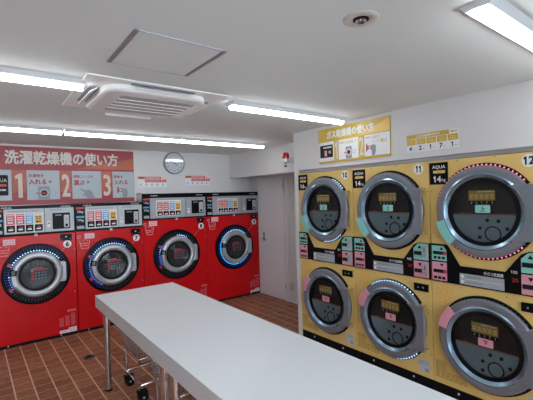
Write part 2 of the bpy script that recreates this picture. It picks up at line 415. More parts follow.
def washer(no, x, W, H, big, ledr, label):
    t = thing('washer_dryer', label, 'washing machine', (x, YR, 0), 0)
    zt = 1.395 if big else 1.307
    cx, cz, R = (.5076, .8645, .375) if big else (.435, .833, .367)
    g = .003
    MB().box(g, W-g, 0, 1.0, .035, zt, 'red').build('cabinet', t, bevel=.004)
    b = MB().box(g+.004, W-g-.004, .008, 1.0, 0, .035, 'matblack')
    for u in (.12, W-.2): b.disc(u, .022, .008, -.008, -.004, 'panel_light', 10)
    b.build('base', t)
    MB().box(g, W-g, .004, .03, zt, H, 'matblack').box(g, W-g, .03, 1.0, zt, H-.004, 'fixture').box(g, W-g, .03, 1.0, H-.004, H, 'matblack').build('control_housing', t, bevel=.003)
    # header strip with lettering
    m = MB(); m.fbox(g, W-g, H-.055 if big else H-.034, H-.006, -.004, .004, 'black')
    hy = H-.032 if big else H-.021
    m.text('AQUA', W*.17, hy, .021, .0045, 'paper', w=.105, bold=.02); m.text('全自動洗濯乾燥機', W*.88, hy, .016, .0045, 'paper', w=.115)
    m.build('header_strip', t)
    k = 1.0 if big else .97
    pz0, pz1 = (1.418, 1.715) if big else (1.335, 1.628)
    pu0, pu1, pu2, pu3 = (.108, .656, .666, .995) if big else (.120, .527, .534, .855)
    # capacity column
    m = MB(); m.fbox(.006, pu0-.004, zt+.02, pz1+.012, -.004, .004, 'black')
    cu = .054 if big else .062
    m.fbox(.012, pu0-.012, pz1-.030, pz1-.004, .004, .005, 'cardred'); m.fbox(.012, pu0-.012, pz1-.143, pz1-.120, .004, .005, 'cardblue')
    m.text('16kg' if big else '10kg', cu, pz1-.068, .038, .0052, 'paper', w=.070, bold=.02)
    m.text('27kg' if big else '17kg', cu, pz1-.178, .038, .0052, 'paper', w=.070, bold=.02)
    m.rrect(.016, pu0-.016, pz0+.008, pz0+.046, .010, .004, .012, 'panel'); m.build('capacity_label', t)
    # control panel
    c = MB().fbox(pu0, pu1, pz0, pz1, 0, .016, 'panel_light' if not big else 'panel')
    c.bars(pu0+.04, pu1-.06, pz1-.034, pz1-.018, 1, .0166, 'greyink', .7, 9)
    c = c.build('control_panel', t, bevel=.004)
    if big:
        MB().fbox(.197, .580, 1.447, 1.680, .016, .018, 'paper').build('menu_board', c)
        cards = [(.210, .292), (.304, .385), (.400, .480), (.493, .572)]; cz0, cz1, bz0, bz1 = 1.532, 1.660, 1.456, 1.520
    else:
        MB().fbox(.132, .518, 1.347, 1.578, .016, .0175, 'paper').build('menu_board', c)
        cards = [(.142, .226), (.240, .322), (.333, .410), (.425, .508)]; cz0, cz1, bz0, bz1 = 1.445, 1.570, 1.355, 1.437
    for (a, b2), mt, tx in zip(cards, ('cardred', 'cardpinkred' if not big else 'cardred', 'cardblue', 'cardyellow'), ('10分', '1kg', '10分', '10分')):
        m = MB().fbox(a, b2, cz0, cz1, .018, .020, mt)
        m.fbox(a+.006, b2-.006, cz1-.022, cz1-.010, .020, .0203, 'pinkwhite' if mt.startswith('cardr') or mt.startswith('cardp') else 'paper')
        ink = 'ink' if mt == 'cardyellow' else 'paper'
        m.bars(a+.012, b2-.012, cz0+.045, cz1-.032, 2, .0206, ink, .5, 3)
        m.text('100' if mt != 'cardblue' else '10', (a+b2)/2, cz0+.024, .026, .0205, ink, w=.050, bold=.02) if False else m.bars(a+.014, b2-.014, cz0+.012, cz0+.038, 1, .0206, ink, .8, 2)
        m.build('course_card', c)
        m = MB().fbox(a, b2, bz0, bz1, .018, .024, 'black'); mm = (bz0+bz1)/2
        m.fbox(a+.018, b2-.018, mm-.020, mm-.002, .024, .027, 'paper'); m.fbox(a+.03, b2-.02, mm+.008, mm+.020, .024, .0246, 'led_red')
        m.build('course_button', c)
    # coin panel
    c = MB().fbox(pu2, pu3, pz0, pz1, 0, .016, 'panel_light' if not big else 'panel')
    c.bars(pu2+.05, pu3-.13, pz1-.034, pz1-.018, 1, .0166, 'greyink', .7, 5)
    c = c.build('coin_panel', t, bevel=.004)
    d0, d1, e0, e1 = (.757, .957, 1.462, 1.664) if big else (.615, .810, 1.363, 1.563)
    m = MB().fbox(d0, d1, e0, e1, .016, .020, 'display'); m.fbox(d0+.03, d0+.10, e1-.035, e1-.02, .020, .0205, 'greyink'); m.build('display', c)
    m = MB().rrect(d0+.125, d1-.012, e0+.014, e1-.028, .008, .020, .026, 'panel_light')
    m.fbox(d0+.140, d1-.028, e0+.025, e0+.060, .026, .027, 'matblack'); m.fbox(d0+.148, d1-.036, e0+.10, e0+.14, .026, .0265, 'pinkink'); m.build('coin_slot', c)
    l0 = pu2+.024
    m = MB().fbox(l0, l0+.032, pz0+.055, pz0+.130, .016, .018, 'paper'); m.disc(l0+.016, pz0+.105, .009, .018, .022, 'ink', 12); m.build('lock_plate', c)
    MB().fbox(W*.5-.014, W*.5+.016, zt-.014, zt+.016, .0, .006, 'panel_light').build('catch', t)
    # lamp box and number
    if big: lb = (.842, .971, 1.314, 1.386); nc = (.916, 1.258)
    else: lb = (.694, .826, 1.213, 1.292); nc = (.772, 1.163)
    m = MB().fbox(lb[0], lb[1], lb[2], lb[3], 0, .012, 'black'); m.disc((lb[0]+lb[1])/2, (lb[2]+lb[3])/2+.004, .009, .012, .014, 'paper', 10)
    m.disc(lb[0]+.02, lb[2]+.02, .005, .012, .013, 'panel', 8); m.disc(lb[1]-.02, lb[2]+.02, .005, .012, .013, 'panel', 8)
    m.build('lamp_box', t, bevel=.003)
    m = MB().disc(nc[0], nc[1], .046, 0, .0025, 'paper', 28); m.text(str(no), nc[0], nc[1], .056, .003, 'ink', bold=.12); m.build('number_sticker', t)
    a = radians(42); p = (cx+(R+.0)*cos(a), cz+(R)*sin(a)); q = (nc[0]-.028, nc[1]-.036)
    m = MB().tube([(q[0], -.003, q[1]), (p[0]-.01, -.012, p[1]-.01)], .0022, 'greyink', 5)
    if big: m.tube([(nc[0]+.034, -.003, nc[1]-.032), (W-.03, -.003, nc[1]-.07)], .0016, 'greyink', 5)
    m.build('pointer_line', t)
    # basket pictogram and sticker
    s0 = (.086, .206, 1.312, 1.380) if big else (.104, .224, 1.208, 1.276)
    bu, bv = (.095, 1.235) if big else (.105, 1.130)
    m = MB(); r_ = .0030
    def pl(P, close=False):
        P = [(u, -.0012, v) for u, v in P]; P = P+[P[0]] if close else P
        m.tube(P, r_, 'pinkwhite', 5)
    pl([(bu-.055, bv+.02), (bu+.055, bv+.02), (bu+.042, bv-.045), (bu-.042, bv-.045)], True)
    pl([(bu-.055, bv+.02), (bu-.062, bv+.05), (bu-.038, bv+.075), (bu-.015, bv+.055), (bu+.01, bv+.085), (bu+.03, bv+.05), (bu+.058, bv+.06), (bu+.055, bv+.02)])
    pl([(bu-.045, bv-.005), (bu-.02, bv-.012), (bu, bv), (bu+.02, bv-.012), (bu+.045, bv-.005)])
    pl([(bu-.066+.018*cos(k), bv+.105+.018*sin(k)) for k in [q*pi/5 for q in range(10)]], True)
    m.build('basket_pictogram', t)
    m = MB().fbox(s0[0], s0[1], s0[2], s0[3], 0, .002, 'pinkwhite'); m.bars(s0[0]+.01, s0[1]-.01, s0[2]+.01, s0[3]-.01, 2, .0026, 'pinkink', .45, 4); m.build('notice_sticker', t)
    # printed notes low right
    rr = W-.025
    m = MB(); m.fbox(rr-.19, rr, .042, .078, 0, .0015, 'paper'); m.fbox(rr-.09, rr, .078, .100, 0, .0015, 'paper'); m.bars(rr-.18, rr-.11, .05, .07, 2, .002, 'greyink', .4, 3); m.bars(rr-.08, rr-.01, .05, .092, 3, .002, 'pinkink', .4, 3)
    m.build('barcode_sticker', t)
    m = MB(); m.bars(rr-.10, rr, .300, .330, 2, .001, 'pinkink', .6, 4)
    for q in range(3): m.bars(rr-.19+.065*q, rr-.14+.065*q, .125, .280-.02*(2-q), 11, .001, 'pinkink', .35, 2)
    m.build('printed_notes', t)
    m = MB()
    for u, v in ((.03, 1.30 if big else 1.2), (W-.03, .55), (W-.02, 1.1)): m.disc(u, v, .005, 0, .002, 'panel', 8)
    m.build('screw_caps', t)
    # round door
    d = MB().lathe(cx, cz, [(.20, 0), (.20, .010), (R-.075, .014), (R-.02, .022), (R-.004, .018), (R, 0)], 'black')
    for k in range(60):
        a = radians(6*k); lit = any(p <= 6*k <= q for p, q, c_ in ledr)
        for rr_, sz in ((.308, .0042), (.326, .0038)): d.disc(cx+rr_*cos(a), cz+rr_*sin(a), sz, .018, .0215, 'glow_deep' if lit else 'led_dim', 6)  # in lit arcs the blue dots imitate the ring's glow on the surround
    d = d.build('door_surround', t)
    m = MB(); m.ring(cx, cz, .278, .296, .014, .020, 'black'); leds(m, cx, cz, .286, .023, ledr, 60, .0062); m.build('light_ring', d)
    if True:
        m = MB().lathe(cx, cz, [(.200, .010), (.197, .045), (.205, .058), (.222, .064), (.250, .062), (.266, .052), (.273, .035), (.274, .014)], 'silver')
        dd = m.build('door', t)
        P = [(cx+.205*cos(radians(a)), cz+.255*sin(radians(a))) for a in (-34, 34)]
        m = MB().prism([(cx+.235, cz+.125), (cx+.295, cz+.125), (cx+.310, cz+.105), (cx+.310, cz-.105), (cx+.295, cz-.125), (cx+.235, cz-.125), (cx+.262, cz-.06), (cx+.270, cz), (cx+.262, cz+.06)], .016, .056, 'silver')
        m.build('hinge', dd, bevel=.008)
        MB().ring(cx, cz, .172, .200, .010, .040, 'gasket').build('gasket', dd)
        MB().lathe(cx, cz, [(0.001, .004), (.10, .008), (.150, .018), (.174, .026)], 'innergrey').build('inner_door', dd)
        MB().lathe(cx, cz, [(0.001, .046), (.10, .043), (.172, .036), (.172, .033), (.001, .040)], 'glass').build('door_glass', dd)
        m = MB(); n = .047
        m.text('洗濯乾燥機', cx+.005, cz+.075, .016, n, 'pinkink', w=.085, bold=.02)
        for i in range(4):
            for j in range(3): m.fbox(cx-.028+.034*i, cx-.008+.034*i, cz-.058+.034*j, cz-.042+.034*j, n-.001, n, 'led_dim')
        m.fbox(cx-.04, cx+.105, cz+.044, cz+.062, n-.001, n, 'textred')
        for j in range(3): m.fbox(cx-.066, cx-.038, cz-.064+.034*j, cz-.037+.034*j, n-.001, n, 'textred')
        m.fbox(cx-.066, cx-.03, cz+.066, cz+.074, n-.001, n, 'greyink'); m.fbox(cx-.066, cx-.045, cz+.040, cz+.056, n-.001, n, 'teal')
        m.build('price_sticker', dd)
        # handle on the left
        m = MB().ring(cx, cz, .215, .292, .050, .072, 'black', 6, 160, 176); m.bars(cx-.262, cx-.222, cz+.026, cz+.075, 4, .0726, 'panel', .45, 1); h_ = m.build('handle', dd, bevel=.004)
        m = MB().ring(cx, cz, .225, .262, .055, .080, 'silver', 8, 178, 206); m.disc(cx-.243, cz-.004, .013, .06, .086, 'panel_light', 12); m.build('latch', dd, bevel=.003)
        m = MB().ring(cx, cz, .296, .330, .015, .0235, 'led_red', 4, 151, 157); m.ring(cx, cz, .296, .330, .015, .0235, 'led_red', 4, 207, 214)
        if no != 9: m.build('red_marker', d)
    return t
washer(6, x6, .871, 1.664, False, [(36, 152, 'led_white'), (152, 214, 'led_blue'), (170, 182, 'led_white')], 'red washer-dryer numbered 6, at the left edge of the red row')
washer(7, x7, .8716, 1.664, False, [(52, 150, 'led_white'), (150, 240, 'led_blue'), (160, 176, 'led_white')], 'red washer-dryer numbered 7, between machines 6 and 8, with a blue and white light ring')
washer(8, x8, 1.0204, 1.78, True, [(55, 92, 'led_white'), (150, 205, 'led_blue'), (160, 172, 'led_white')], 'red washer-dryer numbered 8, below the wall clock, lit only in short arcs')
washer(9, x9, 1.017, 1.78, True, [(48, 152, 'led_white'), (152, 330, 'led_cyan')], 'red washer-dryer numbered 9, beside the white door, with a bright blue light ring')

# ------------------------------------------------------------------ yellow stacked dryers
def dryer_door(t, cz, upper, no, ledr, hinge_name='hinge_plate'):
    cx = .419; R = .360
    d = MB().lathe(cx, cz, [(.20, 0), (.20, .008), (.335, .010), (.335, 0)], 'black').lathe(cx, cz, [(.33, 0), (.33, .0095), (R-.006, .012), (R, .006), (R, 0)], 'black', 60, 34, 326).build('door_surround', t)
    m = MB(); m.ring(cx, cz, .338, .355, .010, .0135, 'black', 60, 34, 326); leds(m, cx, cz, .3475, .0175, ledr, 72, .0056); m.build('light_ring', d)
    dr = MB().lathe(cx, cz, [(.340, .012), (.342, .034), (.334, .044), (.298, .049), (.288, .046)], 'ringgrey')
    dr.lathe(cx, cz, [(.288, .046), (.276, .052), (.262, .040), (.246, .030)], 'bevelblue')
    dr = dr.build('door', t)
    m = MB().prism([(cx+.18, cz+.19), (.752, cz+.19), (.757, cz+.185), (.757, cz-.193), (.752, cz-.198), (cx+.18, cz-.198),
                    (cx+.245, cz-.14), (cx+.278, cz-.05), (cx+.278, cz+.05), (cx+.245, cz+.14)], .036, .052, 'ringgrey')
    m.build('hinge_plate', dr, bevel=.004)
    m = MB()
    for v in (cz+.178, cz-.185): m.fbox(.754, .772, v-.014, v+.014, .0, .046, 'brass')
    m.build('hinge_tab', dr)
    MB().ring(cx, cz, .222, .250, .012, .036, 'gasket').build('gasket', dr)
    MB().lathe(cx, cz, [(0.001, .002), (.14, .004), (.226, .014)], 'drum').build('drum_back', dr)
    MB().lathe(cx, cz, [(0.001, .027), (.225, .027), (.225, .023), (.001, .023)], 'glass').build('door_glass', dr)
    # slate plate behind the lower part of the glass
    zl = cz-.022; n = .0215; a0 = math.asin((zl-cz)/.224)
    P = [(cx+.224*cos(a), cz+.224*sin(a)) for a in [(-pi-a0)+(pi+2*a0)*k/30 for k in range(31)]]
    m = MB().prism(P, n-.001, n, 'teal')
    m.ring(cx+.066, cz-.160, .047, .057, n, n+.001, 'ink', 32)
    for u, v in ((.030, -.062), (.104, -.066), (.160, -.120), (-.022, -.122), (-.024, -.196 if False else -.190)): 
        if math.hypot(u, v) < .215: m.disc(cx+u, cz+v, .0135, n, n+.001, 'ink', 16)
    m.build('lower_plate', dr)
    m = MB(); n2 = n+.001
    m.fbox(cx-.215, cx+.215, zl+.003, zl+.007, n-.0005, n, 'darkorange'); m.text('運転ライン', cx-.12, zl+.008, .020, n2, 'darkorange', w=.09, bold=.03); m.build('warning_line', dr)
    m = MB(); m.fbox(cx-.098, cx+.086, cz+.082, cz+.158, n-.001, n, 'gold_ink')
    for k in range(5): m.fbox(cx-.092+.036*k, cx-.063+.036*k, cz+.088, cz+.136, n, n+.0005, 'gold'); m.bars(cx-.090+.036*k, cx-.066+.036*k, cz+.096, cz+.128, 2, n2, 'paper', .35, 2)
    m.bars(cx-.03, cx+.08, cz+.142, cz+.154, 1, n2, 'paper', .6, 3)
    m.fbox(cx-.098, cx+.086, cz+.052, cz+.080, n-.001, n, 'greyink' if False else 'ink')
    for k, c in enumerate('42171'): m.text(c, cx-.078+.036*k, cz+.066, .018, n2, 'paper', bold=.02)
    m.build('price_sticker', dr)
    c = 'green' if upper else 'pink'
    m = MB().rrect(cx-.050, cx+.054, cz-.008, cz+.050, .006, .0272, .0282, c); m.text('上' if upper else '下', cx+.002, cz+.021, .034, .0288, 'ink', bold=.06); m.build('tier_sticker', dr)
    # coloured grip
    a0, a1 = (194, 228) if upper else (137, 168)
    MB().ring(cx, cz, .286, .352, .040, .058, c, 10, a0, a1).build('door_grip', dr, bevel=.004)

def dryer(no, y, up, lo, label):
    W = .8065; g = .0025
    t = thing('gas_dryer', label, 'dryer', (XD, y, 0), -pi/2)
    MB().box(g, W-g, 0, .85, .125, 1.947, 'yellow').build('cabinet', t, bevel=.003)
    b = MB().box(g, W-g, .006, .85, 0, .125, 'matblack')
    for u in (.2, .62): b.disc(u, .088, .009, -.006, -.002, 'panel_light', 10)
    b.build('base', t)
    m = MB().fbox(g, W-g, 1.100-.004, 1.100, 0, .001, 'matblack')
    m = MB().fbox(.006, .158, 1.753, 1.930, 0, .003, 'black')
    m.text('AQUA', .084, 1.892, .030, .0035, 'paper', w=.108, bold=.05); m.rrect(.036, .136, 1.843, 1.866, .008, .003, .004, 'cardyellow')
    m.text('ガス', .086, 1.8545, .013, .0045, 'ink', w=.04); m.text('14', .070, 1.796, .046, .0035, 'paper', w=.06, bold=.09); m.text('kg', .122, 1.786, .030, .0035, 'paper', w=.030, bold=.01)
    m.build('capacity_label', t)
    m = MB().disc(.712, 1.890, .044, 0, .002, 'paper', 30); m.text(str(no), .712, 1.890, .054, .0026, 'ink', w=.060 if no != 11 else .042, bold=.10); m.build('number_sticker', t)
    dryer_door(t, 1.538, True, no, up); dryer_door(t, .548, False, no, lo)
    # coin panel across the middle
    P = [(.004, .965), (.802, .965), (.802, 1.268), (.700, 1.268), (.655, 1.245), (.556, 1.112), (.236, 1.112), (.145, 1.262), (.128, 1.270), (.004, 1.270)]
    c = MB().prism(P, 0, .010, 'black'); c.text('中ガス乾燥機', .478, 1.080, .026, .0108, 'paper', w=.13, bold=.015)
    c.text('100', .612, 1.118, .022, .0108, 'paper', w=.040, bold=.01); c.text('20', .616, 1.062, .028, .0108, 'led_digit', w=.040, bold=.0)
    c = c.build('coin_panel', t, bevel=.002)
    m = MB().fbox(.237, .549, .974, 1.058, .010, .013, 'panel')
    for v in (1.037, .996): m.disc(.257, v, .013, .013, .0135, 'paper', 16); m.fbox(.285, .40, v-.006, v+.006, .013, .0133, 'greyink')
    m.fbox(.245, .54, 1.016, 1.018, .013, .0134, 'paper'); m.build('instruction_plate', c)
    # left status blocks and right payment blocks
    for (v0, v1, mt, tri) in ((1.136, 1.256, 'green', 1), (.974, 1.124, 'pink', -1)):
        m = MB(); P = [(.014, v0), (.136, v0), (.136, v1-(.035 if tri > 0 else 0)), (.112 if tri > 0 else .136, v1), (.014, v1)]
        if tri < 0: P = [(.014, v0), (.136, v0), (.136, v1), (.014, v1)]
        m.prism(P, .010, .013, mt); tv = v1-.022
        m.prism([(.080, tv-.010*tri), (.112, tv-.010*tri), (.096, tv+.014*tri)], .013, .0136, 'ink')
        mm = (v0+v1)/2
        m.rrect(.026, .134, mm-.012, mm+.016, .006, .013, .015, 'ink'); m.disc(.122, mm+.002, .013, .015, .018, 'led_red', 14)
        for k in range(3): m.fbox(.030+.034*k, .055+.034*k, v0+.012, v0+.034, .013, .015, 'ink')
        m.build('status_block', c)
    for (v0, v1, mt, tri) in ((1.122, 1.262, 'green', 1), (.974, 1.112, 'pink', -1)):
        m = MB(); P = [(.656, v0), (.790, v0), (.790, v1), (.700, v1), (.656, v1-.045)] if tri > 0 else [(.656, v0), (.790, v0), (.790, v1), (.656, v1)]
        m.prism(P, .010, .013, mt); tv = v1-.030
        m.prism([(.694, tv-.012*tri), (.730, tv-.012*tri), (.712, tv+.016*tri)], .013, .0136, 'ink'); mm = (v0+v1)/2
        m.fbox(.662, .728, mm-.030, mm+.002, .013, .016, 'ink'); b = m.build('payment_block', c)
        m = MB().rrect(.736, .776, v0+.022, v1-.020, .006, .013, .020, 'silver'); m.fbox(.754, .758, mm-.002, mm+.034, .020, .021, 'ink'); m.fbox(.744, .768, v0+.032, v0+.046, .020, .021, 'panel'); m.build('coin_slot', b)
    # small black lamp box under the coin panel
    m = MB().fbox(.650, .778, .855, .918, 0, .012, 'black'); m.disc(.690, .885, .006, .012, .013, 'panel', 8); m.disc(.735, .888, .008, .012, .013, 'panel', 8); m.build('lamp_box', t, bevel=.002)
    # sun drawing
    m = MB().ring(.103, .875, .025, .031, 0, .0012, 'orange', 24)
    for k in range(8):
        a = pi/4*k+.2; m.disc(.103+.057*cos(a), .875+.057*sin(a), .0085, 0, .0012, 'orange', 10)
    m.build('sun_picture', t)
    m = MB(); 
    m.bars(.02, .11, .235, .315, 8, .001, 'brownink', .5, 3); m.bars(.02, .27, .17, .235, 5, .001, 'brownink', .5, 6); m.build('printed_notes', t)
    m = MB().fbox(.670, .775, .165, .270, 0, .002, 'panel_light'); m.fbox(.73, .765, .172, .20, .002, .0025, 'greyink'); m.bars(.68, .765, .225, .262, 3, .0026, 'greyink', .4, 3); m.build('service_sticker', t)
    m = MB()
    for u, v in ((.23, 1.932), (.50, 1.936), (.79, 1.93), (.02, 1.70), (.79, 1.70), (.79, 1.31), (.79, .74), (.79, .33), (.03, 1.36), (.24, .94), (.56, .93), (.03, .45)): m.disc(u, v, .005, 0, .002, 'brownink', 8)
    m.build('screws', t)
    return t
dryer(10, 3.265, [(38, 66, 'led_white'), (270, 312, 'led_white')], [], 'yellow stacked gas dryer numbered 10, beside the white pillar')
dryer(11, 2.4585, [(72, 84, 'led_dim')], [(48, 128, 'led_white'), (140, 250, 'led_dim'), (280, 316, 'led_white')], 'yellow stacked gas dryer numbered 11, in the middle with a white-lit lower door')
dryer(12, 1.652, [(36, 190, 'led_pink'), (230, 318, 'led_pink')], [], 'yellow stacked gas dryer numbered 12, at the right edge with a pink-lit upper door')

# ------------------------------------------------------------------ signs and notices
# red instruction sign
t = thing('instruction_sign', 'large red and white Japanese washing instruction sign above machines 6 and 7', 'sign', (0, YB, 0))
m = MB().fbox(-.06, 1.772, 1.674, 2.402, 0, .012, 'signred'); m.build('board', t)
m = MB().fbox(-.06, 1.772, 2.132, 2.402, .012, .0135, 'signred')
m.prism([(1.0, 2.134), (1.772, 2.134), (1.772, 2.30)], .0135, .0137, 'signorange'); m.prism([(-.06, 2.26), (.2, 2.40), (-.06, 2.40)], .0135, .0137, 'signorange')
m.text('洗濯乾燥機の使い方', .888, 2.268, .165, .0145, 'signtext', w=1.32, bold=.065); m.build('title_band', t)
wh = [(-.055, .286), (.443, .808), (.955, 1.322), (1.470, 1.768)]
for i, (a, b) in enumerate(wh):
    m = MB().fbox(a, b, 1.735, 2.108, .012, .0135, 'signwhite'); n = .0142
    if i == 0:
        m.rrect(-.02, .252, 1.795, 2.045, .015, .0135, .0145, 'ink'); m.text('AQUA', .165, 1.975, .050, .015, 'signtext', w=.15, bold=.01)
        m.fbox(.02, .235, 1.905, 1.935, .0145, .015, 'cardred'); m.bars(.02, .235, 1.845, 1.88, 1, .0152, 'signtext', .6, 4)
    if i == 1:
        m.text('洗濯物を', a+.020, 2.040, .040, n, 'textred', w=.165, bold=.06, align='l'); m.text('入れる', a+.022, 1.963, .066, n, 'textred', w=.19, bold=.075, align='l')
        m.prism([(a+.245, 1.94), (a+.245, 1.985), (a+.278, 1.9625)], .0135, n, 'textred')
        m.fbox(a+.12, a+.25, 1.74, 1.905, .0135, .0139, 'greyink'); m.disc(a+.185, 1.82, .052, .0139, .0143, 'signwhite', 28); m.disc(a+.185, 1.82, .036, .0143, .0147, 'ink', 28)
        m.ring(a+.285, 1.825, .030, .038, .0135, .0143, 'panel', 24); m.fbox(a+.09, a+.19, 1.812, 1.824, .0147, .0152, 'cardred'); m.prism([(a+.18, 1.80), (a+.18, 1.838), (a+.21, 1.818)], .0147, .0152, 'cardred')
    if i == 2:
        m.text('運転コースを', a+.016, 2.035, .036, n, 'textred', w=.245, bold=.06, align='l'); m.text('選ぶ', a+.02, 1.950, .066, n, 'textred', w=.13, bold=.075, align='l')
        m.prism([(a+.185, 1.935), (a+.185, 1.980), (a+.218, 1.9575)], .0135, n, 'textred')
        m.prism([(a+.085, 1.868), (a+.095, 1.878), (a+.150, 1.848), (a+.215, 1.855), (a+.245, 1.825), (a+.275, 1.738), (a+.185, 1.738), (a+.155, 1.775), (a+.11, 1.778), (a+.112, 1.792), (a+.150, 1.795), (a+.140, 1.825)], .0135, n, 'greyink')
    if i == 3:
        m.text('硬貨を', a+.018, 2.035, .038, n, 'textred', w=.125, bold=.06, align='l'); m.text('入れる', a+.022, 1.955, .062, n, 'textred', w=.185, bold=.075, align='l')
        m.fbox(a+.062, a+.080, 1.800, 1.895, .0135, n, 'textred'); m.disc(a+.108, 1.845, .030, .0135, .0141, 'cardred', 20); m.disc(a+.108, 1.845, .018, .0141, .0144, 'num_pale', 20)
        m.prism([(a+.12, 1.868), (a+.165, 1.870), (a+.200, 1.86), (a+.205, 1.80), (a+.190, 1.738), (a+.135, 1.738), (a+.135, 1.80), (a+.115, 1.83)], .0141, .0148, 'greyink')
    m.build('picture_panel', t)
for no, (a, b) in zip('123', ((.292, .437), (.814, .949), (1.328, 1.464))):
    m = MB().fbox(a, b, 1.80, 2.108, .012, .0133, 'signorange'); m.fbox(a, b, 1.735, 1.83, .012, .0136, 'signred')
    c_ = (a+b)/2
    if no == '1': m.prism([(c_-.012, 1.765), (c_+.034, 1.765), (c_+.034, 2.065), (c_-.002, 2.065), (c_-.042, 2.035), (c_-.042, 1.995), (c_-.012, 2.008)], .0137, .0145, 'num_pale')
    else: m.text(no, c_, 1.915, .288, .0145, 'num_pale', w=.088, bold=.045)
    m.build('step_number', t)

# gold instruction sign
def wall_thing(name, label, cat): return thing(name, label, cat, (XD+.004, 2.907, 0), -pi/2)
t = wall_thing('instruction_sign', 'gold and white Japanese dryer instruction sign above dryers 10 and 11', 'sign')
MB().fbox(0, .897, 2.030, 2.396, 0, .010, 'gold').build('board', t)
m = MB().fbox(0, .897, 2.262, 2.396, .010, .0115, 'gold'); m.prism([(.52, 2.264), (.897, 2.264), (.897, 2.38)], .0115, .0117, 'cardyellow')
m.text('ガス乾燥機の使い方', .425, 2.325, .080, .0125, 'paper', w=.60, bold=.07); m.build('title_band', t)
for i, (a, b) in enumerate(((.006, .218), (.285, .540), (.612, .893))):
    m = MB().fbox(a, b, 2.052, 2.254, .010, .0115, 'paper'); n = .0122
    if i == 0:
        m.fbox(.020, .205, 2.090, 2.222, .0115, .0125, 'ink'); m.bars(.07, .19, 2.182, 2.212, 1, .013, 'signtext', .6, 4); m.fbox(.085, .120, 2.105, 2.165, .0125, .013, 'pink'); m.fbox(.145, .175, 2.130, 2.160, .0125, .013, 'pink')
    if i == 1:
        m.text('洗濯物を', .330, 2.222, .020, n, 'gold_ink', w=.075, bold=.02); m.text('入れる', .425, 2.220, .034, n, 'gold_ink', w=.095, bold=.035); m.prism([(.50, 2.212), (.50, 2.230), (.514, 2.221)], .0115, n, 'gold_ink')
        m.fbox(.378, .455, 2.055, 2.175, .0115, .0119, 'greyink'); m.disc(.416, 2.118, .033, .0119, .0124, 'paper', 24); m.disc(.416, 2.118, .022, .0124, .0128, 'ink', 24)
        m.ring(.485, 2.12, .017, .022, .0115, .012, 'panel', 20); m.prism([(.355, 2.113), (.395, 2.113), (.395, 2.105), (.418, 2.118), (.395, 2.131), (.395, 2.123), (.355, 2.123)], .0128, .0132, 'cardred')
    if i == 2:
        m.text('硬貨を', .658, 2.228, .020, n, 'gold_ink', w=.065, bold=.02); m.text('入れて', .745, 2.226, .034, n, 'gold_ink', w=.09, bold=.035)
        m.text('コースを', .745, 2.186, .018, n, 'gold_ink', w=.08, bold=.02); m.text('選ぶ', .83, 2.184, .034, n, 'gold_ink', w=.07, bold=.035)
        m.fbox(.632, .642, 2.095, 2.172, .0115, n, 'textred'); m.prism([(.642, 2.11), (.680, 2.12), (.680, 2.15), (.642, 2.155)], .0115, n, 'cardred'); m.disc(.672, 2.134, .014, n, .0126, 'num_pale', 16)
        m.prism([(.685, 2.150), (.725, 2.158), (.745, 2.14), (.742, 2.09), (.728, 2.055), (.695, 2.055), (.695, 2.10), (.675, 2.125)], .0122, .0128, 'greyink')
    m.build('picture_panel', t)
for no, a in (('1', .252), ('2', .576)):
    m = MB().fbox(a-.030, a+.032, 2.052, 2.254, .010, .0113, 'gold'); m.text(no, a, 2.155, .175, .0122, 'signtext', w=.052 if no == '2' else .03, bold=.02); m.build('step_number', t)

# gold price notice
t = thing('price_notice', 'small gold price notice reading 4 2 1 7 1 above dryer 11', 'notice', (XD+.004, 1.850, 0), -pi/2)
m = MB().fbox(0, .446, 2.037, 2.185, 0, .004, 'paper'); m.build('board', t)
m = MB().fbox(0, .372, 2.150, 2.185, .004, .005, 'gold'); m.text('ガス乾燥機', .15, 2.1675, .022, .0057, 'paper', w=.12, bold=.02); m.bars(.21, .30, 2.16, 2.175, 1, .0057, 'paper', .7, 4)
for k in range(5): m.fbox(.003+.0895*k, .084+.0895*k, 2.098, 2.146, .004, .005, 'gold'); m.bars(.018+.0895*k, .070+.0895*k, 2.106, 2.140, 2, .0056, 'cardyellow', .4, 2)
m.bars(.385, .435, 2.158, 2.178, 1, .005, 'gold_ink', .6, 2)
for k, c in enumerate('42171'):
    m.text(c, .036+.0895*k, 2.068, .036, .0048, 'ink', bold=.08); m.disc(.066+.0895*k, 2.058, .004, .004, .0048, 'ink', 8)
m.build('price_table', t)

# two small red price notices on the back wall
def red_notice(x, w_, z0, z1, label):
    t = thing('price_notice', label, 'notice', (x, YB, 0), 0)
    MB().fbox(0, w_, z0, z1, 0, .003, 'paper').build('board', t)
    m = MB(); h = z1-z0; m.fbox(0, w_*.22, z1-.035, z1, .003, .004, 'signorange'); m.fbox(w_*.23, w_*.80, z1-.035, z1, .003, .004, 'cardred'); m.fbox(w_*.82, w_, z1-.030, z1-.004, .003, .004, 'pinkwhite')
    m.bars(w_*.26, w_*.76, z1-.028, z1-.008, 1, .0045, 'paper', .6, 5)
    for k in range(4):
        a = w_*(.23+.195*k); m.fbox(a, a+w_*.18, z1-.085, z1-.042, .003, .004, 'cardred'); m.bars(a+.01, a+w_*.15, z1-.078, z1-.05, 2, .0045, 'signtext', .4, 2)
    for k in range(5): a = w_*(.08+.195*k); m.fbox(a-.012, a+.012, z0+.022, z0+.036, .003, .0036, 'greyink'); m.fbox(a-.006, a+.006, z0+.036, z0+.056, .003, .0036, 'greyink')
    m.build('price_table', t)
red_notice(1.835, .440, 1.882, 2.040, 'small red and white price notice between the red sign and the clock')
red_notice(2.590, .440, 1.905, 2.060, 'small red and white price notice to the right of the clock')

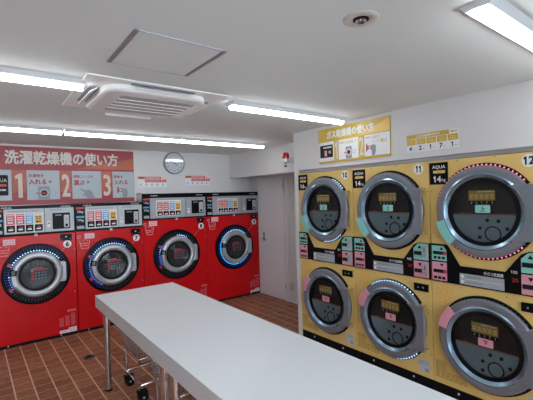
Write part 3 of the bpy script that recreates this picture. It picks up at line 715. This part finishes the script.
# wall clock
t = thing('wall_clock', 'round grey-rimmed wall clock high on the back wall', 'clock', (2.402, YB, 2.255)); t.rotation_euler = (.0166, 0, 0)
MB().lathe(0, 0, [(.150, .030), (.153, .042), (.166, .044), (.174, .034), (.174, 0)], 'clockrim').build('rim', t)
m = MB().disc(0, 0, .153, .0, .028, 'clockface', 48)
for k in range(12):
    a = pi/6*k; m.fbox(.122*sin(a)-.009, .122*sin(a)+.009, .122*cos(a)-.011, .122*cos(a)+.011, .028, .0285, 'greyink')
m.build('face', t)
def hand(L, wd, a, n):
    c, s = cos(a), sin(a); P = [(-wd, -.02), (wd, -.02), (wd*.6, L), (-wd*.6, L)]
    return MB().prism([(x*c+y*s, -x*s+y*c) for x, y in P], n, n+.002, 'ink')
hand(.065, .006, radians(125), .030).build('hour_hand', t); hand(.105, .004, radians(292), .033).build('minute_hand', t)

# red warning beacon on the side of the pillar wall
t = thing('warning_beacon', 'red domed warning beacon on a white bracket beside the pillar', 'beacon', (3.03, YP, 2.15))
yb = .24
m = MB().vlathe(0, yb, [(.047, .005), (.047, .045), (.043, .065), (.030, .082), (.012, .090), (.002, .091)], 'redlens', 24); m.build('lens', t)
m = MB().vlathe(0, yb, [(.030, -.045), (.045, -.038), (.048, .0), (.048, .006)], 'white', 24); m.build('beacon_base', t)
m = MB().box(-.035, .035, 0, .030, -.13, .09, 'panel_light'); m.add([(-.02, .01, .03), (-.02, .01, -.10), (-.02, yb-.04, -.02), (-.02, yb-.04, .0), (.02, .01, .03), (.02, .01, -.10), (.02, yb-.04, -.02), (.02, yb-.04, .0)],
      [(0,1,2,3), (7,6,5,4), (0,4,5,1), (1,5,6,2), (2,6,7,3), (3,7,4,0)], 'panel'); m.build('bracket', t, bevel=.002)
m = MB().tube([(0, yb, -.045), (0, yb, -.065), (.004, yb+.006, -.078)], .005, 'wire', 8); m.vlathe(0, yb+.008, [(.018, -.092), (.024, -.088), (.010, -.078)], 'matblack', 16); m.build('buzzer', t)

# light switch / outlet by the door
t = thing('wall_outlet', 'small grey wall outlet low beside the door', 'outlet', (XR, 4.466, .254), -pi/2)
MB().rrect(-.036, .036, -.060, .060, .006, 0, .008, 'panel_light').build('cover', t)
m = MB()
for v in (-.02, .02): m.fbox(-.010, -.006, v-.008, v+.008, .008, .0085, 'ink'); m.fbox(.006, .010, v-.008, v+.008, .008, .0085, 'ink')
m.build('sockets', t)

# floor drain cover
t = thing('floor_drain', 'small oval dark metal drain cover in the tiled floor', 'drain', (.873, 4.425, 0))
m = MB().vlathe(0, 0, [(.060, 0), (.060, .003), (.056, .005)], 'drain', 28); m.build('cover', t)
m = MB()
for k in range(-3, 4): m.box(-.035, .035, k*.013-.003, k*.013+.003, .005, .0058, 'matblack')
m.build('slots', t)

# ------------------------------------------------------------------ tables
def table(y0, y1, label):
    xa, xb = .778, 1.512; zt = .85
    t = thing('table', label, 'table', ((xa+xb)/2, (y0+y1)/2, 0)); hx = (xb-xa)/2; hy = (y1-y0)/2
    top = MB().box(-hx, hx, -hy, hy, zt-.003, zt, 'tabletop').build('tabletop', t)
    MB().box(-hx, hx, -hy, hy, zt-.103, zt-.003, 'tableedge').build('edge_band', t)
    for sx in (-1, 1):
        for sy in (-1, 1):
            lx, ly = sx*(hx-.072), sy*(hy-.075)
            l = MB().vlathe(lx, ly, [(.0275, .012), (.0275, zt-.104)], 'chrome', 20).build('leg', t)
            MB().vlathe(lx, ly, [(.031, 0), (.031, .012), (.028, .016)], 'matblack', 20).build('foot', l)
table(2.1205, 3.617, 'white laminate table, far one of the two joined end to end')
table(.600, 2.1198, 'white laminate table, near one of the two joined end to end')

# ------------------------------------------------------------------ laundry carts under the table
def cart(y, label):
    t = thing('laundry_cart', label, 'cart', (1.0, y, 0))
    w_, l_ = .42, .36
    for cx_, cy_ in ((0, 0), (0, l_), (w_, 0), (w_, l_)):
        p = MB().tube([(cx_, cy_, .085), (cx_, cy_, .36)], .0115, 'chrome', 10).build('post', t)
        ang = radians(20); dx, dy = .022, -.02
        m = MB(); m.box(cx_-.022, cx_+.060, cy_-.028, cy_+.028, .070, .098, 'matblack'); c = m.build('caster_fork', p, bevel=.004)
        m = MB()
        for sd in (-1, 1): m.disc(cx_+.026, .042, .042, -(cy_+sd*.014)-.009, -(cy_+sd*.014)+.009, 'matblack', 20)
        m.disc(cx_+.026, .042, .009, -cy_-.026, -cy_+.026, 'panel', 10)
        m.build('wheel', c)
    m = MB()
    for z in (.14, .355):
        m.tube([(0, 0, z), (w_, 0, z), (w_, l_, z), (0, l_, z), (0, 0, z)], .007, 'chrome', 8)
    m.build('frame', t)
    # tapered wire basket
    B = (0.0, w_, -.03, l_+.05, .37); T = (-.055, w_+.055, -.12, l_+.26, .64)
    def pt(fu, fv, k):
        a = [B[i]+(T[i]-B[i])*k for i in range(4)]; return (a[0]+(a[1]-a[0])*fu, a[2]+(a[3]-a[2])*fv, B[4]+(T[4]-B[4])*k)
    m = MB()
    for i in range(9): f = i/8; m.tube([pt(f, 0, 0), pt(f, 1, 0)], .0028, 'wire', 6)
    for i in range(9): f = i/8; m.tube([pt(0, f, 0), pt(1, f, 0)], .0028, 'wire', 6)
    for i in range(9):
        f = i/8
        for q in (0, 1): m.tube([pt(f, q, 0), pt(f, q, 1)], .0028, 'wire', 6); m.tube([pt(q, f, 0), pt(q, f, 1)], .0028, 'wire', 6)
    for k in (.2, .4, .6, .8): m.tube([pt(0, 0, k), pt(1, 0, k), pt(1, 1, k), pt(0, 1, k), pt(0, 0, k)], .0028, 'wire', 6)
    for k, r_ in ((0, .005), (1, .007)): m.tube([pt(0, 0, k), pt(1, 0, k), pt(1, 1, k), pt(0, 1, k), pt(0, 0, k)], r_, 'chrome', 8)
    m.build('basket', t)
cart(3.15, 'chrome wire laundry cart under the far table, the one nearer the red machines')
cart(2.39, 'chrome wire laundry cart under the far table, the one beside the middle table legs')

# ------------------------------------------------------------------ light and camera
wd = bpy.data.worlds.new('overcast_sky'); SC.world = wd; wd.use_nodes = True
bg = wd.node_tree.nodes['Background']; bg.inputs['Color'].default_value = (.74, .86, .98, 1); bg.inputs['Strength'].default_value = 5.5

yaw, pitch, roll, f, hc = 0.6486, -.0109, -.0287, 373.94, 1.70
from mathutils import Vector, Matrix
F = Vector((sin(yaw)*cos(pitch), cos(yaw)*cos(pitch), sin(pitch))); r = Vector((cos(yaw), -sin(yaw), 0)); u = r.cross(F)
r2 = r*cos(roll)+u*sin(roll); u2 = -r*sin(roll)+u*cos(roll)
cam = bpy.data.cameras.new('camera'); co = bpy.data.objects.new('camera', cam); COL.objects.link(co)
mx = Matrix((r2, u2, -F)).transposed().to_4x4(); mx.translation = Vector((0, 0, hc)); co.matrix_world = mx
cam.sensor_width = 36; cam.lens = f/533*36; cam.clip_start = .05; cam.clip_end = 100
SC.camera = co
SC.view_settings.view_transform = 'Standard'; SC.view_settings.look = 'None'; SC.view_settings.gamma = 1; SC.view_settings.use_curve_mapping = False
SC.view_settings.exposure = .92

# repeats carry a shared group
GROUPS = {'washer_dryer': 'red washer-dryers along the back wall', 'gas_dryer': 'yellow stacked gas dryers along the right wall',
          'ceiling_light': 'long LED ceiling lights', 'table': 'white tables joined end to end', 'laundry_cart': 'laundry carts under the table',
          'instruction_sign': 'instruction signs above the machines', 'price_notice': 'price notices on the walls'}
for o in list(bpy.data.objects):
    k = o.name.split('.')[0]
    if o.parent is None and k in GROUPS and 'label' in o: o['group'] = GROUPS[k]
